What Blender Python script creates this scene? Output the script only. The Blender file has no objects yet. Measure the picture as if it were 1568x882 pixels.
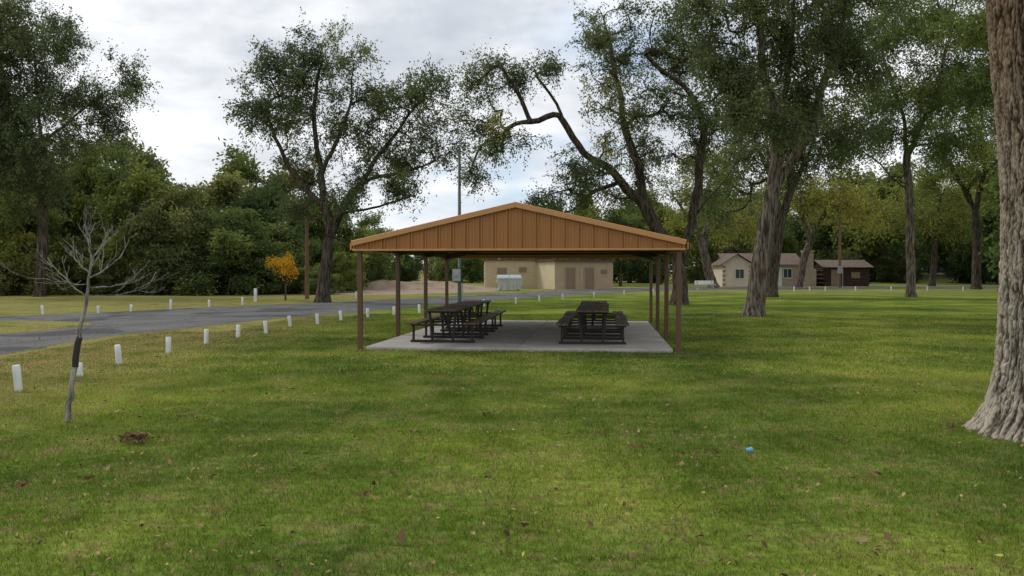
import bpy, bmesh, math, random
import numpy as np
from mathutils import Vector, Matrix, noise as mnoise
random.seed(5); RNG=np.random.default_rng(5)
scn=bpy.context.scene
scn.view_settings.view_transform='Standard'
try: scn.view_settings.look='None'
except Exception: pass
scn.view_settings.exposure=0
C=scn.collection
F=1305.0; HZ=416.0; CH=1.7
def sm(t): t=max(0,min(1,t)); return t*t*(3-2*t)
def gz(x,y): return 1.45*sm((y-105)/45)*sm((x-25)/30)
def G(u,v):            # survey sighting -> flat ground position (metres)
    D=F*CH/(v-HZ); return ((u-784)/F*D, D)
def W(u,v,D,off=0):    # sighting at known distance -> metres
    return np.array([(u-784)/F*D, D+off, CH+(HZ-v)/F*D])

# ---------------- materials ----------------
def newmat(name):
    m=bpy.data.materials.new(name); m.use_nodes=True; nt=m.node_tree
    for n in list(nt.nodes): nt.nodes.remove(n)
    out=nt.nodes.new('ShaderNodeOutputMaterial'); return m,nt,out
def N(nt,t,**k):
    n=nt.nodes.new(t)
    for a,b in k.items():
        if hasattr(n,a) and a not in('inputs',): setattr(n,a,b)
    return n
def ramp(nt,stops,fac=None):
    r=nt.nodes.new('ShaderNodeValToRGB'); e=r.color_ramp.elements
    while len(e)<len(stops): e.new(0.5)
    for i,(p,c) in enumerate(stops):
        e[i].position=p; e[i].color=(c[0],c[1],c[2],1) if hasattr(c,'__len__') else (c,c,c,1)
    if fac is not None: nt.links.new(fac,r.inputs[0])
    return r
def noise(nt,vec,scale,detail=4,rough=.6):
    n=nt.nodes.new('ShaderNodeTexNoise'); n.inputs['Scale'].default_value=scale
    n.inputs['Detail'].default_value=detail; n.inputs['Roughness'].default_value=rough
    if vec is not None: nt.links.new(vec,n.inputs['Vector'])
    return n
def mix(nt,f,a,b,mode='MIX'):
    n=nt.nodes.new('ShaderNodeMix'); n.data_type='RGBA'; n.blend_type=mode
    for s,v in ((0,f),(6,a),(7,b)):
        if isinstance(v,bpy.types.NodeSocket): nt.links.new(v,n.inputs[s])
        elif s==0: n.inputs[0].default_value=v
        else: n.inputs[s].default_value=(v[0],v[1],v[2],1)
    return n.outputs[2]
def math_(nt,op,a,b=0.,c=None,clamp=False):
    n=nt.nodes.new('ShaderNodeMath'); n.operation=op; n.use_clamp=clamp
    for i,v in enumerate((a,b,c)):
        if v is None: continue
        if isinstance(v,bpy.types.NodeSocket): nt.links.new(v,n.inputs[i])
        else: n.inputs[i].default_value=v
    return n.outputs[0]
def simple(name,col,rough=.6,var=.25,scale=6,bump=.0,metal=0,spec=.3,streak=False):
    m,nt,out=newmat(name); p=N(nt,'ShaderNodeBsdfPrincipled')
    g=N(nt,'ShaderNodeNewGeometry'); vec=g.outputs['Position']
    if streak:
        mp=N(nt,'ShaderNodeMapping'); nt.links.new(vec,mp.inputs[0]); mp.inputs['Scale'].default_value=(1,1,.12); vec=mp.outputs[0]
    n=noise(nt,vec,scale,5,.65)
    r=ramp(nt,[(.3,[c*(1-var) for c in col]),(.7,[min(1,c*(1+var)) for c in col])],n.outputs[0])
    nt.links.new(r.outputs[0],p.inputs['Base Color']); p.inputs['Roughness'].default_value=rough
    p.inputs['Metallic'].default_value=metal; p.inputs['Specular IOR Level'].default_value=spec
    if bump:
        b=N(nt,'ShaderNodeBump'); b.inputs['Strength'].default_value=bump; b.inputs['Distance'].default_value=.02
        n2=noise(nt,vec,scale*8,3); nt.links.new(n2.outputs[0],b.inputs['Height']); nt.links.new(b.outputs[0],p.inputs['Normal'])
    nt.links.new(p.outputs[0],out.inputs[0]); return m

def lawn_colour(nt):
    g=N(nt,'ShaderNodeNewGeometry'); P=g.outputs['Position']
    big=noise(nt,P,.22,2,.6); mid=noise(nt,P,1.0,3,.7); fine=noise(nt,P,9,2,.7)
    c=ramp(nt,[(.36,(.112,.172,.034)),(.5,(.178,.248,.044)),(.64,(.29,.345,.062))],big.outputs[0]).outputs[0]
    m=ramp(nt,[(.35,(.68,.73,.64)),(.55,(1,1,1)),(.72,(1.22,1.08,1.15))],mid.outputs[0]).outputs[0]
    c=mix(nt,1,c,m,'MULTIPLY')
    w2n=noise(nt,P,4.0,2,.75)
    w2=ramp(nt,[(.54,0),(.64,1)],w2n.outputs[0]).outputs[0]
    c=mix(nt,math_(nt,'MULTIPLY',w2,.48),c,(.23,.18,.085))
    w=ramp(nt,[(.50,0),(.68,1)],mid.outputs[0]).outputs[0]
    c=mix(nt,math_(nt,'MULTIPLY',w,.35),c,(.29,.26,.11))
    sx=N(nt,'ShaderNodeSeparateXYZ'); nt.links.new(P,sx.inputs[0])
    mr=N(nt,'ShaderNodeMapRange'); nt.links.new(sx.outputs[0],mr.inputs[0])
    mr.inputs[1].default_value=-4.8; mr.inputs[2].default_value=-8.4
    dn=ramp(nt,[(.32,.25),(.52,1)],mid.outputs[0]).outputs[0]
    dry=math_(nt,'MULTIPLY',mr.outputs[0],dn)
    c=mix(nt,math_(nt,'MULTIPLY',dry,.8),c,(.33,.28,.12))
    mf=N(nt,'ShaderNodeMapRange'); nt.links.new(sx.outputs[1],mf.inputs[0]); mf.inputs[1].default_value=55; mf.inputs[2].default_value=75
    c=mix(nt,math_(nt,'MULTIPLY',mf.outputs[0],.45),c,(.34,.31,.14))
    return c,P,fine
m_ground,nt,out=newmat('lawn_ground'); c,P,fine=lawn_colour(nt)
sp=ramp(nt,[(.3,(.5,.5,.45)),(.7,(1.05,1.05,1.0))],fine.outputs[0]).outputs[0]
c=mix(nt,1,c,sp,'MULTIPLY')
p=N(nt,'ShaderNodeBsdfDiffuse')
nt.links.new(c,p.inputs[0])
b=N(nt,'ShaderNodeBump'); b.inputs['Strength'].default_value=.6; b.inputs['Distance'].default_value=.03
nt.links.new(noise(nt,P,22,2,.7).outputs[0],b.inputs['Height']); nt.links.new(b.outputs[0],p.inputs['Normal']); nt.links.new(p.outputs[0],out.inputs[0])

m_blade,nt,out=newmat('grass_blade'); c,P,fine=lawn_colour(nt)
at=N(nt,'ShaderNodeAttribute'); at.attribute_name='tint'
r=ramp(nt,[(0,(.62,.72,.55)),(.5,(1.12,1.1,1)),(.84,(1.5,1.38,1.4)),(.93,(2.1,1.4,2.8))],at.outputs['Fac']).outputs[0]
c=mix(nt,1,c,r,'MULTIPLY')
d=N(nt,'ShaderNodeBsdfDiffuse'); t=N(nt,'ShaderNodeBsdfTranslucent'); ms=N(nt,'ShaderNodeMixShader'); ms.inputs[0].default_value=.32
for q in(d,t): nt.links.new(c,q.inputs[0])
nt.links.new(d.outputs[0],ms.inputs[1]); nt.links.new(t.outputs[0],ms.inputs[2]); nt.links.new(ms.outputs[0],out.inputs[0])

def leafmat(name,dark,mid,light,accent,tr=.46,vary=True):
    m,nt,out=newmat(name); at=N(nt,'ShaderNodeAttribute'); at.attribute_name='tint'
    r=ramp(nt,[(0,dark),(.45,mid),(.8,light),(.97,accent)],at.outputs['Fac']); col=r.outputs[0]
    if vary:
        oi=N(nt,'ShaderNodeObjectInfo'); v=ramp(nt,[(0,(.62,.72,.75)),(.4,(.95,.97,.97)),(.75,(1.2,1.15,1.0)),(1,(1.6,1.4,1.1))],oi.outputs['Random']).outputs[0]
        col=mix(nt,1,col,v,'MULTIPLY')
    d=N(nt,'ShaderNodeBsdfDiffuse')
    t=N(nt,'ShaderNodeBsdfTranslucent'); ms=N(nt,'ShaderNodeMixShader'); ms.inputs[0].default_value=tr
    nt.links.new(col,d.inputs[0]); nt.links.new(col,t.inputs[0])
    nt.links.new(d.outputs[0],ms.inputs[1]); nt.links.new(t.outputs[0],ms.inputs[2]); nt.links.new(ms.outputs[0],out.inputs[0]); return m
m_leafA=leafmat('leaf_elm',(.078,.105,.050),(.14,.18,.075),(.22,.265,.095),(.46,.41,.08),.46,False)
m_leafB=leafmat('leaf_bright',(.08,.12,.040),(.15,.205,.06),(.245,.30,.078),(.44,.42,.08),.46,False)
m_leafC=leafmat('leaf_thicket',(.07,.108,.042),(.14,.19,.065),(.215,.265,.075),(.32,.32,.09))
m_leafE=leafmat('leaf_thicket_grey',(.085,.112,.052),(.16,.19,.085),(.24,.265,.10),(.35,.34,.10))
m_leafD=leafmat('leaf_autumn',(.10,.14,.045),(.18,.22,.065),(.28,.30,.08),(.44,.39,.08))
m_leafO=leafmat('leaf_orange',(.40,.21,.02),(.58,.32,.025),(.70,.42,.03),(.65,.24,.03),.45,False)
m_litter=leafmat('fallen_leaf',(.11,.06,.035),(.25,.16,.085),(.40,.29,.16),(.50,.39,.12),.1,False)

def barkmat(name,dark,light,attr=False):
    m,nt,out=newmat(name); g=N(nt,'ShaderNodeNewGeometry')
    mp=N(nt,'ShaderNodeMapping'); nt.links.new(g.outputs['Position'],mp.inputs[0]); mp.inputs['Scale'].default_value=(1,1,.13)
    n=noise(nt,mp.outputs[0],11 if not attr else 45,4,.68)
    r=ramp(nt,[(.42,dark),(.50,[(x+y)/2 for x,y in zip(dark,light)]),(.60,light)],n.outputs[0]); col=r.outputs[0]
    if attr:
        at=N(nt,'ShaderNodeAttribute'); at.attribute_name='tint'
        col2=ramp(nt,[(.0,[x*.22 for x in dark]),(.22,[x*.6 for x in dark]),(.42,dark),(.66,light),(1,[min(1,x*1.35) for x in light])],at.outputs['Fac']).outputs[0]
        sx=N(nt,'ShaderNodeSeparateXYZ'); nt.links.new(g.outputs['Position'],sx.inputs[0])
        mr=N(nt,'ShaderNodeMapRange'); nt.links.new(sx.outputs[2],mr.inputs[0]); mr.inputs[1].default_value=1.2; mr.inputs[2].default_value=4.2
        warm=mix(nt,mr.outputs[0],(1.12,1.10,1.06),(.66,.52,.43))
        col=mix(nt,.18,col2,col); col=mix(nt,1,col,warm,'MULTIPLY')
    p=N(nt,'ShaderNodeBsdfPrincipled'); p.inputs['Roughness'].default_value=.95; p.inputs['Specular IOR Level'].default_value=.1
    nt.links.new(col,p.inputs['Base Color'])
    b=N(nt,'ShaderNodeBump'); b.inputs['Strength'].default_value=1; b.inputs['Distance'].default_value=.09 if not attr else .012
    nt.links.new(n.outputs[0],b.inputs['Height']); nt.links.new(b.outputs[0],p.inputs['Normal'])
    nt.links.new(p.outputs[0],out.inputs[0]); return m
m_bark=barkmat('bark',(.032,.025,.019),(.13,.105,.08))
m_barkL=barkmat('bark_light',(.045,.036,.028),(.22,.18,.14))
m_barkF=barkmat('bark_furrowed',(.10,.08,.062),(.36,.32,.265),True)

# ---------------- mesh builder ----------------
class MB:
    def __init__(s): s.v=[];s.f=[];s.m=[];s.t=[];s.s=[];s.n=0
    def add(s,v,f,mat=0,tint=0.5,smooth=False):
        v=np.asarray(v,np.float32).reshape(-1,3); f=np.asarray(f,np.int32).reshape(-1,4)
        s.v.append(v); s.f.append(f+s.n); s.n+=len(v); k=len(f)
        s.m.append(np.full(k,mat,np.int32)); s.t.append(np.broadcast_to(np.asarray(tint,np.float32),(k,)).copy()); s.s.append(np.full(k,smooth,bool))
    def mesh(s,name,mats):
        v=np.concatenate(s.v); f=np.concatenate(s.f); me=bpy.data.meshes.new(name)
        me.vertices.add(len(v)); me.vertices.foreach_set('co',v.ravel())
        me.loops.add(len(f)*4); me.loops.foreach_set('vertex_index',f.ravel())
        me.polygons.add(len(f)); me.polygons.foreach_set('loop_start',np.arange(0,len(f)*4,4,dtype=np.int32))
        try: me.polygons.foreach_set('loop_total',np.full(len(f),4,np.int32))
        except Exception: pass
        me.polygons.foreach_set('material_index',np.concatenate(s.m))
        me.polygons.foreach_set('use_smooth',np.concatenate(s.s))
        a=me.attributes.new('tint','FLOAT','FACE'); a.data.foreach_set('value',np.concatenate(s.t))
        for m in mats: me.materials.append(m)
        me.update(calc_edges=True); me.validate(); return me
    def obj(s,name,mats,parent=None):
        o=bpy.data.objects.new(name,s.mesh(name,mats)); C.objects.link(o)
        if parent: o.parent=parent
        return o
def tube(mb,pts,rad,k=8,mat=0,cap=False):
    pts=np.asarray(pts,float); n=len(pts); rad=np.broadcast_to(np.asarray(rad,float),(n,))
    T=np.gradient(pts,axis=0); T/=np.linalg.norm(T,axis=1)[:,None]+1e-9
    mt=np.abs(T.mean(0)); ref=np.eye(3)[np.argmin(mt)]
    U=np.cross(T,ref); U/=np.linalg.norm(U,axis=1)[:,None]+1e-9; V=np.cross(T,U)
    a=np.arange(k)*2*np.pi/k
    R=pts[:,None]+rad[:,None,None]*(np.cos(a)[None,:,None]*U[:,None]+np.sin(a)[None,:,None]*V[:,None])
    i=np.arange(n-1)[:,None]*k; j=np.arange(k)[None]; j2=(j+1)%k
    f=np.stack([i+j,i+j2,i+k+j2,i+k+j],-1).reshape(-1,4)
    mb.add(R.reshape(-1,3),f,mat,.5,True)
    if cap:
        c=np.concatenate([R[-1],pts[-1:]])
        fs=[[q,(q+1)%k,(q+2)%k,k] for q in range(0,k,2)]
        mb.add(c,fs,mat,.5,False)
def unit(a): return a/(np.linalg.norm(a,axis=-1,keepdims=True)+1e-9)
def resample(p,step):
    p=np.asarray(p,float); d=np.r_[0,np.cumsum(np.linalg.norm(np.diff(p,axis=0),axis=1))]
    n=max(2,int(d[-1]/step)+1); t=np.linspace(0,d[-1],n)
    q=np.stack([np.interp(t,d,p[:,k]) for k in range(3)],1)
    for _ in range(2):
        if n>4: q[1:-1]=.25*q[:-2]+.5*q[1:-1]+.25*q[2:]
    return q
def leaves(mb,cen,dirs,L,Wd,tint,rng,mat=1):
    n=len(cen); a=unit(dirs); r=unit(rng.normal(size=(n,3))); b=unit(np.cross(a,r))
    L=L*rng.uniform(.7,1.35,(n,1)); Wd=Wd*rng.uniform(.7,1.3,(n,1))
    v=np.stack([cen-a*L/2,cen+b*Wd/2+a*L*.05,cen+a*L/2,cen-b*Wd/2+a*L*.05],1).reshape(-1,3)
    mb.add(v,np.arange(n*4).reshape(-1,4),mat,tint,False)
def tree_mesh(limbs,blobs,base_r,seed,nt_=220,tw=7,lp=22,ls=.16,twl=.8,wig=.12,step=.45,droop=.35,clump=5,pipe=.55):
    """limbs: polylines (metres). blobs: (centre3, radii3, tintbias). returns MB"""
    rng=np.random.default_rng(seed); mb=MB(); chains=[];cnt=[];par=[]
    NP=np.zeros((0,3)); NC=np.zeros(0,int); NI=np.zeros(0,int)
    def addc(p,pc,pi,c0):
        nonlocal NP,NC,NI
        chains.append(p); cnt.append(np.full(len(p),float(c0))); par.append((pc,pi))
        NP=np.concatenate([NP,p]); NC=np.concatenate([NC,np.full(len(p),len(chains)-1)]); NI=np.concatenate([NI,np.arange(len(p))])
    for k,l in enumerate(limbs):
        p=resample(l,step)
        w=rng.normal(0,wig*.6,p.shape); w[0]=0; 
        if k==0: w[:3]*=.2
        ws=w.copy(); ws[1:-1]=(w[:-2]+w[1:-1]+w[2:])/2; p=p+ws*(.5 if k==0 else 1)
        if k==0: addc(p,-1,0,1)
        else:
            j=np.argmin(((NP-p[0])**2).sum(1)); p[0]=NP[j]; addc(p,NC[j],NI[j],2)
    vol=np.array([b_[1][0]*b_[1][2] for b_ in blobs]); vol=vol/vol.sum()
    tg=[];tb=[]
    for b_,q in zip(blobs,vol):
        n=max(3,int(round(nt_*q))); rad=np.array(b_[1]); ns=max(2,n//clump)
        d=unit(rng.normal(size=(ns,3)))*(rng.uniform(0,1,(ns,1))**(.40)); sc=np.array(b_[0])+d*rad
        pick=rng.integers(0,ns,n); sb=rng.normal(0,.14,ns)
        sg=min(.95,.30*rad.min()+.12)
        tg.append(sc[pick]+rng.normal(0,1,(n,3))*np.array([sg,sg,sg*.7])); tb.append(b_[2]+sb[pick]+rng.normal(0,.05,n))
    tg=np.concatenate(tg); tb=np.concatenate(tb)
    tg[:,2]=np.maximum(tg[:,2],.5)
    dd=np.sqrt(((tg[:,None]-NP[None])**2).sum(2)).min(1); order=np.argsort(dd)
    base=np.asarray(limbs[0][0])
    for o in order:
        t=tg[o]; v=t-NP; d=np.sqrt((v**2).sum(1)); pen=d+1.2*np.maximum(0,-v[:,2])+ (NP[:,2]<base[2]+ (t[2]-base[2])*.25)*3
        j=np.argmin(pen); s0=NP[j]; L=d[j]
        c=chains[NC[j]]; i=NI[j]; tan=unit(c[min(i+1,len(c)-1)]-c[max(i-1,0)])
        m=s0+tan*L*.35+np.array([0,0,L*.1])+rng.normal(0,L*.08,3)
        n=max(3,int(L/step)+2); u=np.linspace(0,1,n)[:,None]
        p=(1-u)**2*s0+2*u*(1-u)*m+u*u*t; w=rng.normal(0,wig*.6,p.shape); w[0]=0; p=p+w
        addc(p,NC[j],NI[j],1)
    for k in range(len(chains)-1,0,-1):
        pc,pi=par[k]; cnt[pc][:pi+1]+=cnt[k][0]
    tot=cnt[0][0]
    for k,p in enumerate(chains):
        r=base_r*(cnt[k]/tot)**pipe
        if k>0:
            r=np.minimum(r, r[0]); r=r*np.linspace(1,.55,len(p))**.6
        else:
            h=p[:,2]-base[2]; r=r*(1-.25*h/max(1,h.max()))*(1+.40*np.exp(-h/.3))
        r=np.maximum(r,.013); tube(mb,p,r,12 if k==0 else (8 if r[0]>.08 else 4),0)
    n=len(tg); cen=tg.mean(0)
    D=unit(rng.normal(size=(n,tw,3))+.6*unit(tg-cen)[:,None]); D[...,2]-=rng.uniform(0,droop,(n,tw))
    D=unit(D); Ls=twl*rng.uniform(.5,1.5,(n,tw,1)); st=tg[:,None]+rng.normal(0,.12,(n,tw,3)); en=st+D*Ls; en[...,2]-=.18*Ls[...,0]
    mid=(st+en)/2; mid[...,2]+=.08*Ls[...,0]
    S=st.reshape(-1,3);M=mid.reshape(-1,3);E=en.reshape(-1,3); side=unit(np.cross(E-S,rng.normal(size=S.shape)))*.010
    K=len(S); v=np.stack([S-side,S+side,M+side*.7,M-side*.7,E+side*.3,E-side*.3],1).reshape(-1,3)
    b0=np.arange(K)[:,None]*6; f=np.concatenate([b0+np.array([0,1,2,3]),b0+np.array([3,2,4,5])]); mb.add(v,f,0,.5)
    if lp>0:
        u=rng.uniform(0.1,1.05,(K,lp,1)); 
        pos=(1-u)**2*S[:,None]+2*u*(1-u)*M[:,None]+u*u*E[:,None]+rng.normal(0,ls*.75,(K,lp,3))
        dr=unit(E-S)[:,None]+rng.normal(0,.8,(K,lp,3)); dr[...,2]-=.3
        tt=np.repeat(tb,tw)[:,None]+rng.normal(0,.06,(K,1))+rng.normal(0,.13,(K,lp))
        leaves(mb,pos.reshape(-1,3),dr.reshape(-1,3),ls,ls*.55,np.clip(tt,0,1).ravel(),rng)
    return mb
def sighted_tree(name,D,limbs,blobs,base_r,seed,leafm,bark=None,dep=1.0,nt_=200,lp=20,ls=.16,**k):
    L=[[W(q[0],q[1],D,(q[2] if len(q)>2 else 0)) for q in l] for l in limbs]
    z0=gz(L[0][0][0],D); L[0][0][2]=z0-.05
    rr=random.Random(seed)
    for l in L[1:]:
        o=rr.uniform(-1,1)*dep*2.0
        for i,p in enumerate(l): p[1]+=o*i/len(l)
    s=D/F; B=[]
    for b_ in blobs:
        c=W(b_[0],b_[1],D,rr.uniform(-1,1)*dep*1.6); B.append((c,(b_[2]*s*.93,max(b_[2],b_[3])*s,b_[3]*s*.93),b_[4] if len(b_)>4 else .45))
    return tree_mesh(L,B,base_r,seed,nt_=int(nt_*1.3),lp=int(lp*.68),ls=ls*.86,**k).obj(name,[bark or m_bark,leafm])

# ---------------- trees ----------------
sighted_tree('elm_tree',47.2,
 [[(494,463),(496,430),(500,395),(507,362)],
  [(507,362),(500,320),(492,270),(485,220),(480,160),(492,100)],
  [(507,362),(525,320),(550,285),(570,250),(600,210),(640,160)],
  [(555,280),(600,265),(650,250)],[(500,320),(455,275),(425,220),(405,165)],[(492,270),(515,220),(535,160),(540,100)],
  [(520,330),(560,320),(600,310),(630,300)]],
 [(425,125,48,40,.3),(525,90,48,28,.5),(470,95,45,35,.4),(480,165,75,50,.35),(415,180,40,40,.3),(665,140,32,40,.4),(610,165,38,35,.4),(625,225,60,35,.35),
  (540,215,50,45,.35),(615,285,45,26,.4),(440,245,48,38,.35),(650,190,42,40,.35),(560,150,30,40,.4),(455,310,30,25,.4),(535,300,45,25,.3)],
 .38,11,m_leafA,nt_=350,tw=8,lp=20,ls=.17,twl=.85)
sighted_tree('leaning_elm_tree',43.5,
 [[(1040,467),(1042,440),(1040,410),(1036,385)],
  [(1036,385),(1010,355),(982,312),(950,278),(905,243),(880,215),(864,188),(850,168),(832,178),(815,190),(795,180),(770,205),(765,235)],
  [(985,316),(978,260),(958,200),(948,130),(935,75),(930,30)],
  [(1040,410),(1056,345),(1082,305),(1122,268),(1135,240),(1150,180),(1155,120)],
  [(1056,345),(1070,260),(1075,190),(1045,140),(1005,125),(985,100)],
  [(815,190),(790,145),(760,125),(735,120)],[(864,188),(840,140),(820,110)],[(770,205),(740,215),(725,260)],
  [(950,278),(910,290),(880,320),(850,330)],[(1010,355),(965,345),(930,325),(900,335)]],
 [(785,105,55,28,.45),(735,120,28,35,.45),(735,175,32,40,.6),(775,215,42,28,.5),(750,262,35,18,.45),(835,115,30,25,.45),
  (930,35,55,30,.4),(900,70,25,22,.4),(960,105,45,45,.4),(955,175,45,45,.5),(925,215,22,20,.95),(890,255,45,35,.4),(1010,50,50,40,.4),(1060,80,50,60,.4),
  (1030,170,45,40,.4),(860,300,60,25,.4),(1010,235,45,35,.4),(1080,220,40,45,.35),(1120,150,40,45,.4),(960,290,40,25,.4),(1110,290,30,25,.5),(765,190,15,12,.85)],
 .42,12,m_leafA,nt_=440,tw=8,lp=18,ls=.15,twl=.75,dep=1.2,pipe=.48)
sighted_tree('cottonwood_tree',32.1,
 [[(1154,485),(1160,430),(1168,370),(1180,300),(1186,240)],
  [(1186,240),(1178,170),(1160,100),(1150,30),(1140,-60)],
  [(1182,290),(1215,250),(1250,190),(1265,130),(1290,60),(1300,-20)],
  [(1186,240),(1202,150),(1215,80),(1220,0),(1225,-80)],[(1165,120),(1120,80),(1080,30)],[(1255,170),(1310,150),(1345,120)],[(1180,200),(1140,170),(1100,160)]],
 [(1095,40,60,45,.4),(1180,20,65,50,.45),(1265,45,65,55,.45),(1140,130,50,40,.4),(1225,150,50,38,.4),(1150,-60,130,50,.5),
  (1085,115,40,40,.4),(1200,85,55,38,.4),(1330,95,45,45,.5),(1310,-40,100,60,.5),(1110,190,40,28,.35),(1260,205,38,26,.4),(1165,210,38,28,.35)],
 .36,13,m_leafA,m_barkL,nt_=440,tw=9,lp=21,ls=.135,twl=.65)
sighted_tree('cottonwood_tree',57,
 [[(1180,456),(1186,400),(1192,345),(1208,295),(1235,245),(1250,190)],[(1195,335),(1180,280),(1150,220),(1130,170)],[(1210,290),(1215,220),(1210,150)]],
 [(1160,220,60,50,.45),(1235,230,50,50,.45),(1120,260,50,35,.5),(1270,200,40,40,.5),(1200,150,80,50,.4),(1100,310,35,30,.5)],
 .42,14,m_leafA,nt_=230,tw=8,lp=18,ls=.2,twl=1.0)
sighted_tree('shade_tree',57,
 [[(1395,456),(1393,380),(1390,300),(1386,240),(1382,180),(1352,105),(1340,20)],
  [(1388,290),(1340,240),(1300,215),(1270,205)],[(1386,240),(1410,180),(1430,100),(1445,10)],[(1392,360),(1360,330),(1332,290),(1312,250)],
  [(1410,180),(1460,140),(1500,80)],[(1386,230),(1440,215),(1490,220)]],
 [(1335,60,70,55,.45),(1425,50,75,60,.5),(1505,50,70,60,.55),(1400,140,80,45,.45),(1490,140,65,50,.5),(1320,150,50,35,.4),(1370,215,70,28,.45),(1480,220,60,35,.5),(1400,-50,160,50,.5),(1300,240,40,30,.45)],
 .29,15,m_leafB,m_barkL,nt_=500,tw=9,lp=19,ls=.2,twl=1.05)
sighted_tree('shade_tree',44,
 [[(1650,466),(1648,380),(1640,300),(1632,230),(1630,120),(1640,0)],[(1635,250),(1580,180),(1540,110),(1510,50)],[(1632,200),(1590,120),(1570,20),(1560,-60)],[(1632,180),(1680,90),(1700,0)]],
 [(1540,90,45,45,.5),(1580,30,60,50,.55),(1500,30,50,45,.5),(1640,60,70,70,.5),(1600,150,50,40,.5),(1700,120,70,70,.5),(1560,-60,90,50,.5),(1555,190,30,22,.5)],
 .34,25,m_leafB,nt_=270,tw=8,lp=19,ls=.17,twl=.9)
sighted_tree('shade_tree',82,
 [[(1495,443),(1496,380),(1492,322),(1478,290)],[(1492,322),(1462,272),(1440,240),(1425,190)],[(1492,322),(1506,260),(1500,190)],[(1478,290),(1520,250),(1560,220)]],
 [(1450,220,55,50,.5),(1515,220,60,60,.55),(1480,150,70,50,.5),(1560,270,45,50,.6),(1420,260,40,30,.55)],
 .42,16,m_leafB,nt_=240,tw=8,lp=16,ls=.27,twl=1.3)
sighted_tree('shade_tree',88,
 [[(1093,441),(1082,405),(1074,372),(1088,335),(1112,300)],[(1074,372),(1050,330),(1030,300)],[(1088,335),(1085,290),(1095,250)]],
 [(1100,300,50,32,.6),(1050,300,50,35,.55),(1090,260,50,35,.6),(1140,330,35,25,.65)],.5,17,m_leafD,m_barkL,nt_=150,tw=7,lp=14,ls=.27,twl=1.3)
sighted_tree('shade_tree',92.5,
 [[(1222,440),(1232,390),(1250,345),(1275,305)],[(1240,370),(1225,320),(1220,280)]],
 [(1270,290,50,40,.6),(1220,290,40,35,.6),(1310,310,40,35,.7)],.42,18,m_leafD,m_barkL,nt_=140,tw=7,lp=14,ls=.27,twl=1.3)
sighted_tree('shade_tree',100,
 [[(1427,438),(1430,390),(1432,340),(1440,300)],[(1432,350),(1400,310)]],
 [(1440,300,50,35,.6),(1400,320,40,30,.6),(1470,330,40,30,.6),(1350,330,40,35,.6)],.35,19,m_leafD,nt_=140,tw=7,lp=14,ls=.3,twl=1.4)
sighted_tree('cottonwood_tree',58,
 [[(60,455),(66,380),(70,300),(68,230),(60,150),(55,60)],[(68,240),(30,180),(0,120),(-20,40)],[(68,220),(110,180),(150,150),(180,130)],[(70,300),(20,250),(-30,220)]],
 [(25,40,65,45,.35),(95,55,42,35,.4),(50,120,80,50,.35),(-30,120,70,70,.35),(150,170,50,38,.3),(187,135,26,32,.3),(95,215,75,45,.35),(5,200,75,55,.3),(-60,20,80,60,.4),(40,270,80,45,.3)],
 .33,20,m_leafA,nt_=580,tw=8,lp=22,ls=.2,twl=1.0)
sighted_tree('autumn_sapling_tree',50.5,
 [[(437,460),(437,440),(438,420),(439,400)],[(438,425),(425,408)],[(438,420),(450,405)]],
 [(437,398,17,9,.5),(424,405,12,6,.4),(450,410,13,8,.5),(440,414,12,6,.6)],.05,21,m_leafO,nt_=40,tw=4,lp=16,ls=.12,twl=.25,wig=.03,step=.25)

# foreground tree: furrowed trunk + crown overhead
def fore_trunk():
    mb=MB(); K=600; H=700; top=6.3
    th=np.linspace(0,2*np.pi,K,endpoint=False)
    zz=np.linspace(-.05,top,H); V=np.zeros((H,K,3)); T=np.zeros((H,K))
    for i,z in enumerate(zz):
        cx=5.62-.16*sm((z-2)/3); cy=8.9
        R=.40+.05*sm((z-2.5)/3)
        e1=math.exp(-max(z,0)/.26); e2=math.exp(-max(z,0)/.9)
        for j,a in enumerate(th):
            ca,sa=math.cos(a),math.sin(a)
            warp=mnoise.noise((ca*2,sa*2,z*1.3))*.26+mnoise.noise((ca*7,sa*7,z*6))*.13
            q=a+warp*.5; cq,sq=math.cos(q),math.sin(q)
            r1=abs(mnoise.noise((cq*13,sq*13,z*2.1)))*3.6
            r2=abs(mnoise.noise((cq*24+9,sq*24,z*6.5+5)))*2.8
            f3=mnoise.noise((ca*42,sa*42,z*26))
            rid=min(1,r1)*.62+min(1,r2)*.38
            fl=.24*e1*(1+.35*mnoise.noise((ca*1.6,sa*1.6,3)))+.09*e2
            r=R+fl+.050*rid+.010*f3
            V[i,j]=(cx+r*ca,cy+r*sa,z); T[i,j]=.0+.80*rid+.30*f3
    i=np.arange(H-1)[:,None]*K; j=np.arange(K)[None]; j2=(j+1)%K
    f=np.stack([i+j,i+j2,i+K+j2,i+K+j],-1).reshape(-1,4)
    mb.add(V.reshape(-1,3),f,0,T[:-1].ravel(),True); return mb
mbf=fore_trunk()
cr=tree_mesh([[(5.42,8.9,6.0),(5.4,9,7.2),(5.2,9,8.5)],[(5.3,9,6.6),(4.0,9.5,7.8),(2.6,10,8.8)],[(5.3,9,6.8),(6.8,9.5,8.2),(8.5,9.8,9.5)],[(5.3,9,7.2),(5.0,7.5,8.8),(4.6,6,10)],[(5.2,9,8),(5.5,10.8,9.6),(5.8,12,11)]],
  [((3.4,10,9.4),(2.2,2.4,1.4),.5),((7.8,10,9.5),(2.6,2.6,1.6),.5),((5,6.5,10),(2.4,2.2,1.5),.5),((5.6,11.5,11),(2.6,2.4,1.8),.5),((5.3,9,11.5),(3,3,1.6),.5)],
  .42,31,nt_=130,tw=7,lp=12,ls=.10,twl=.6)
off=mbf.n
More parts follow.
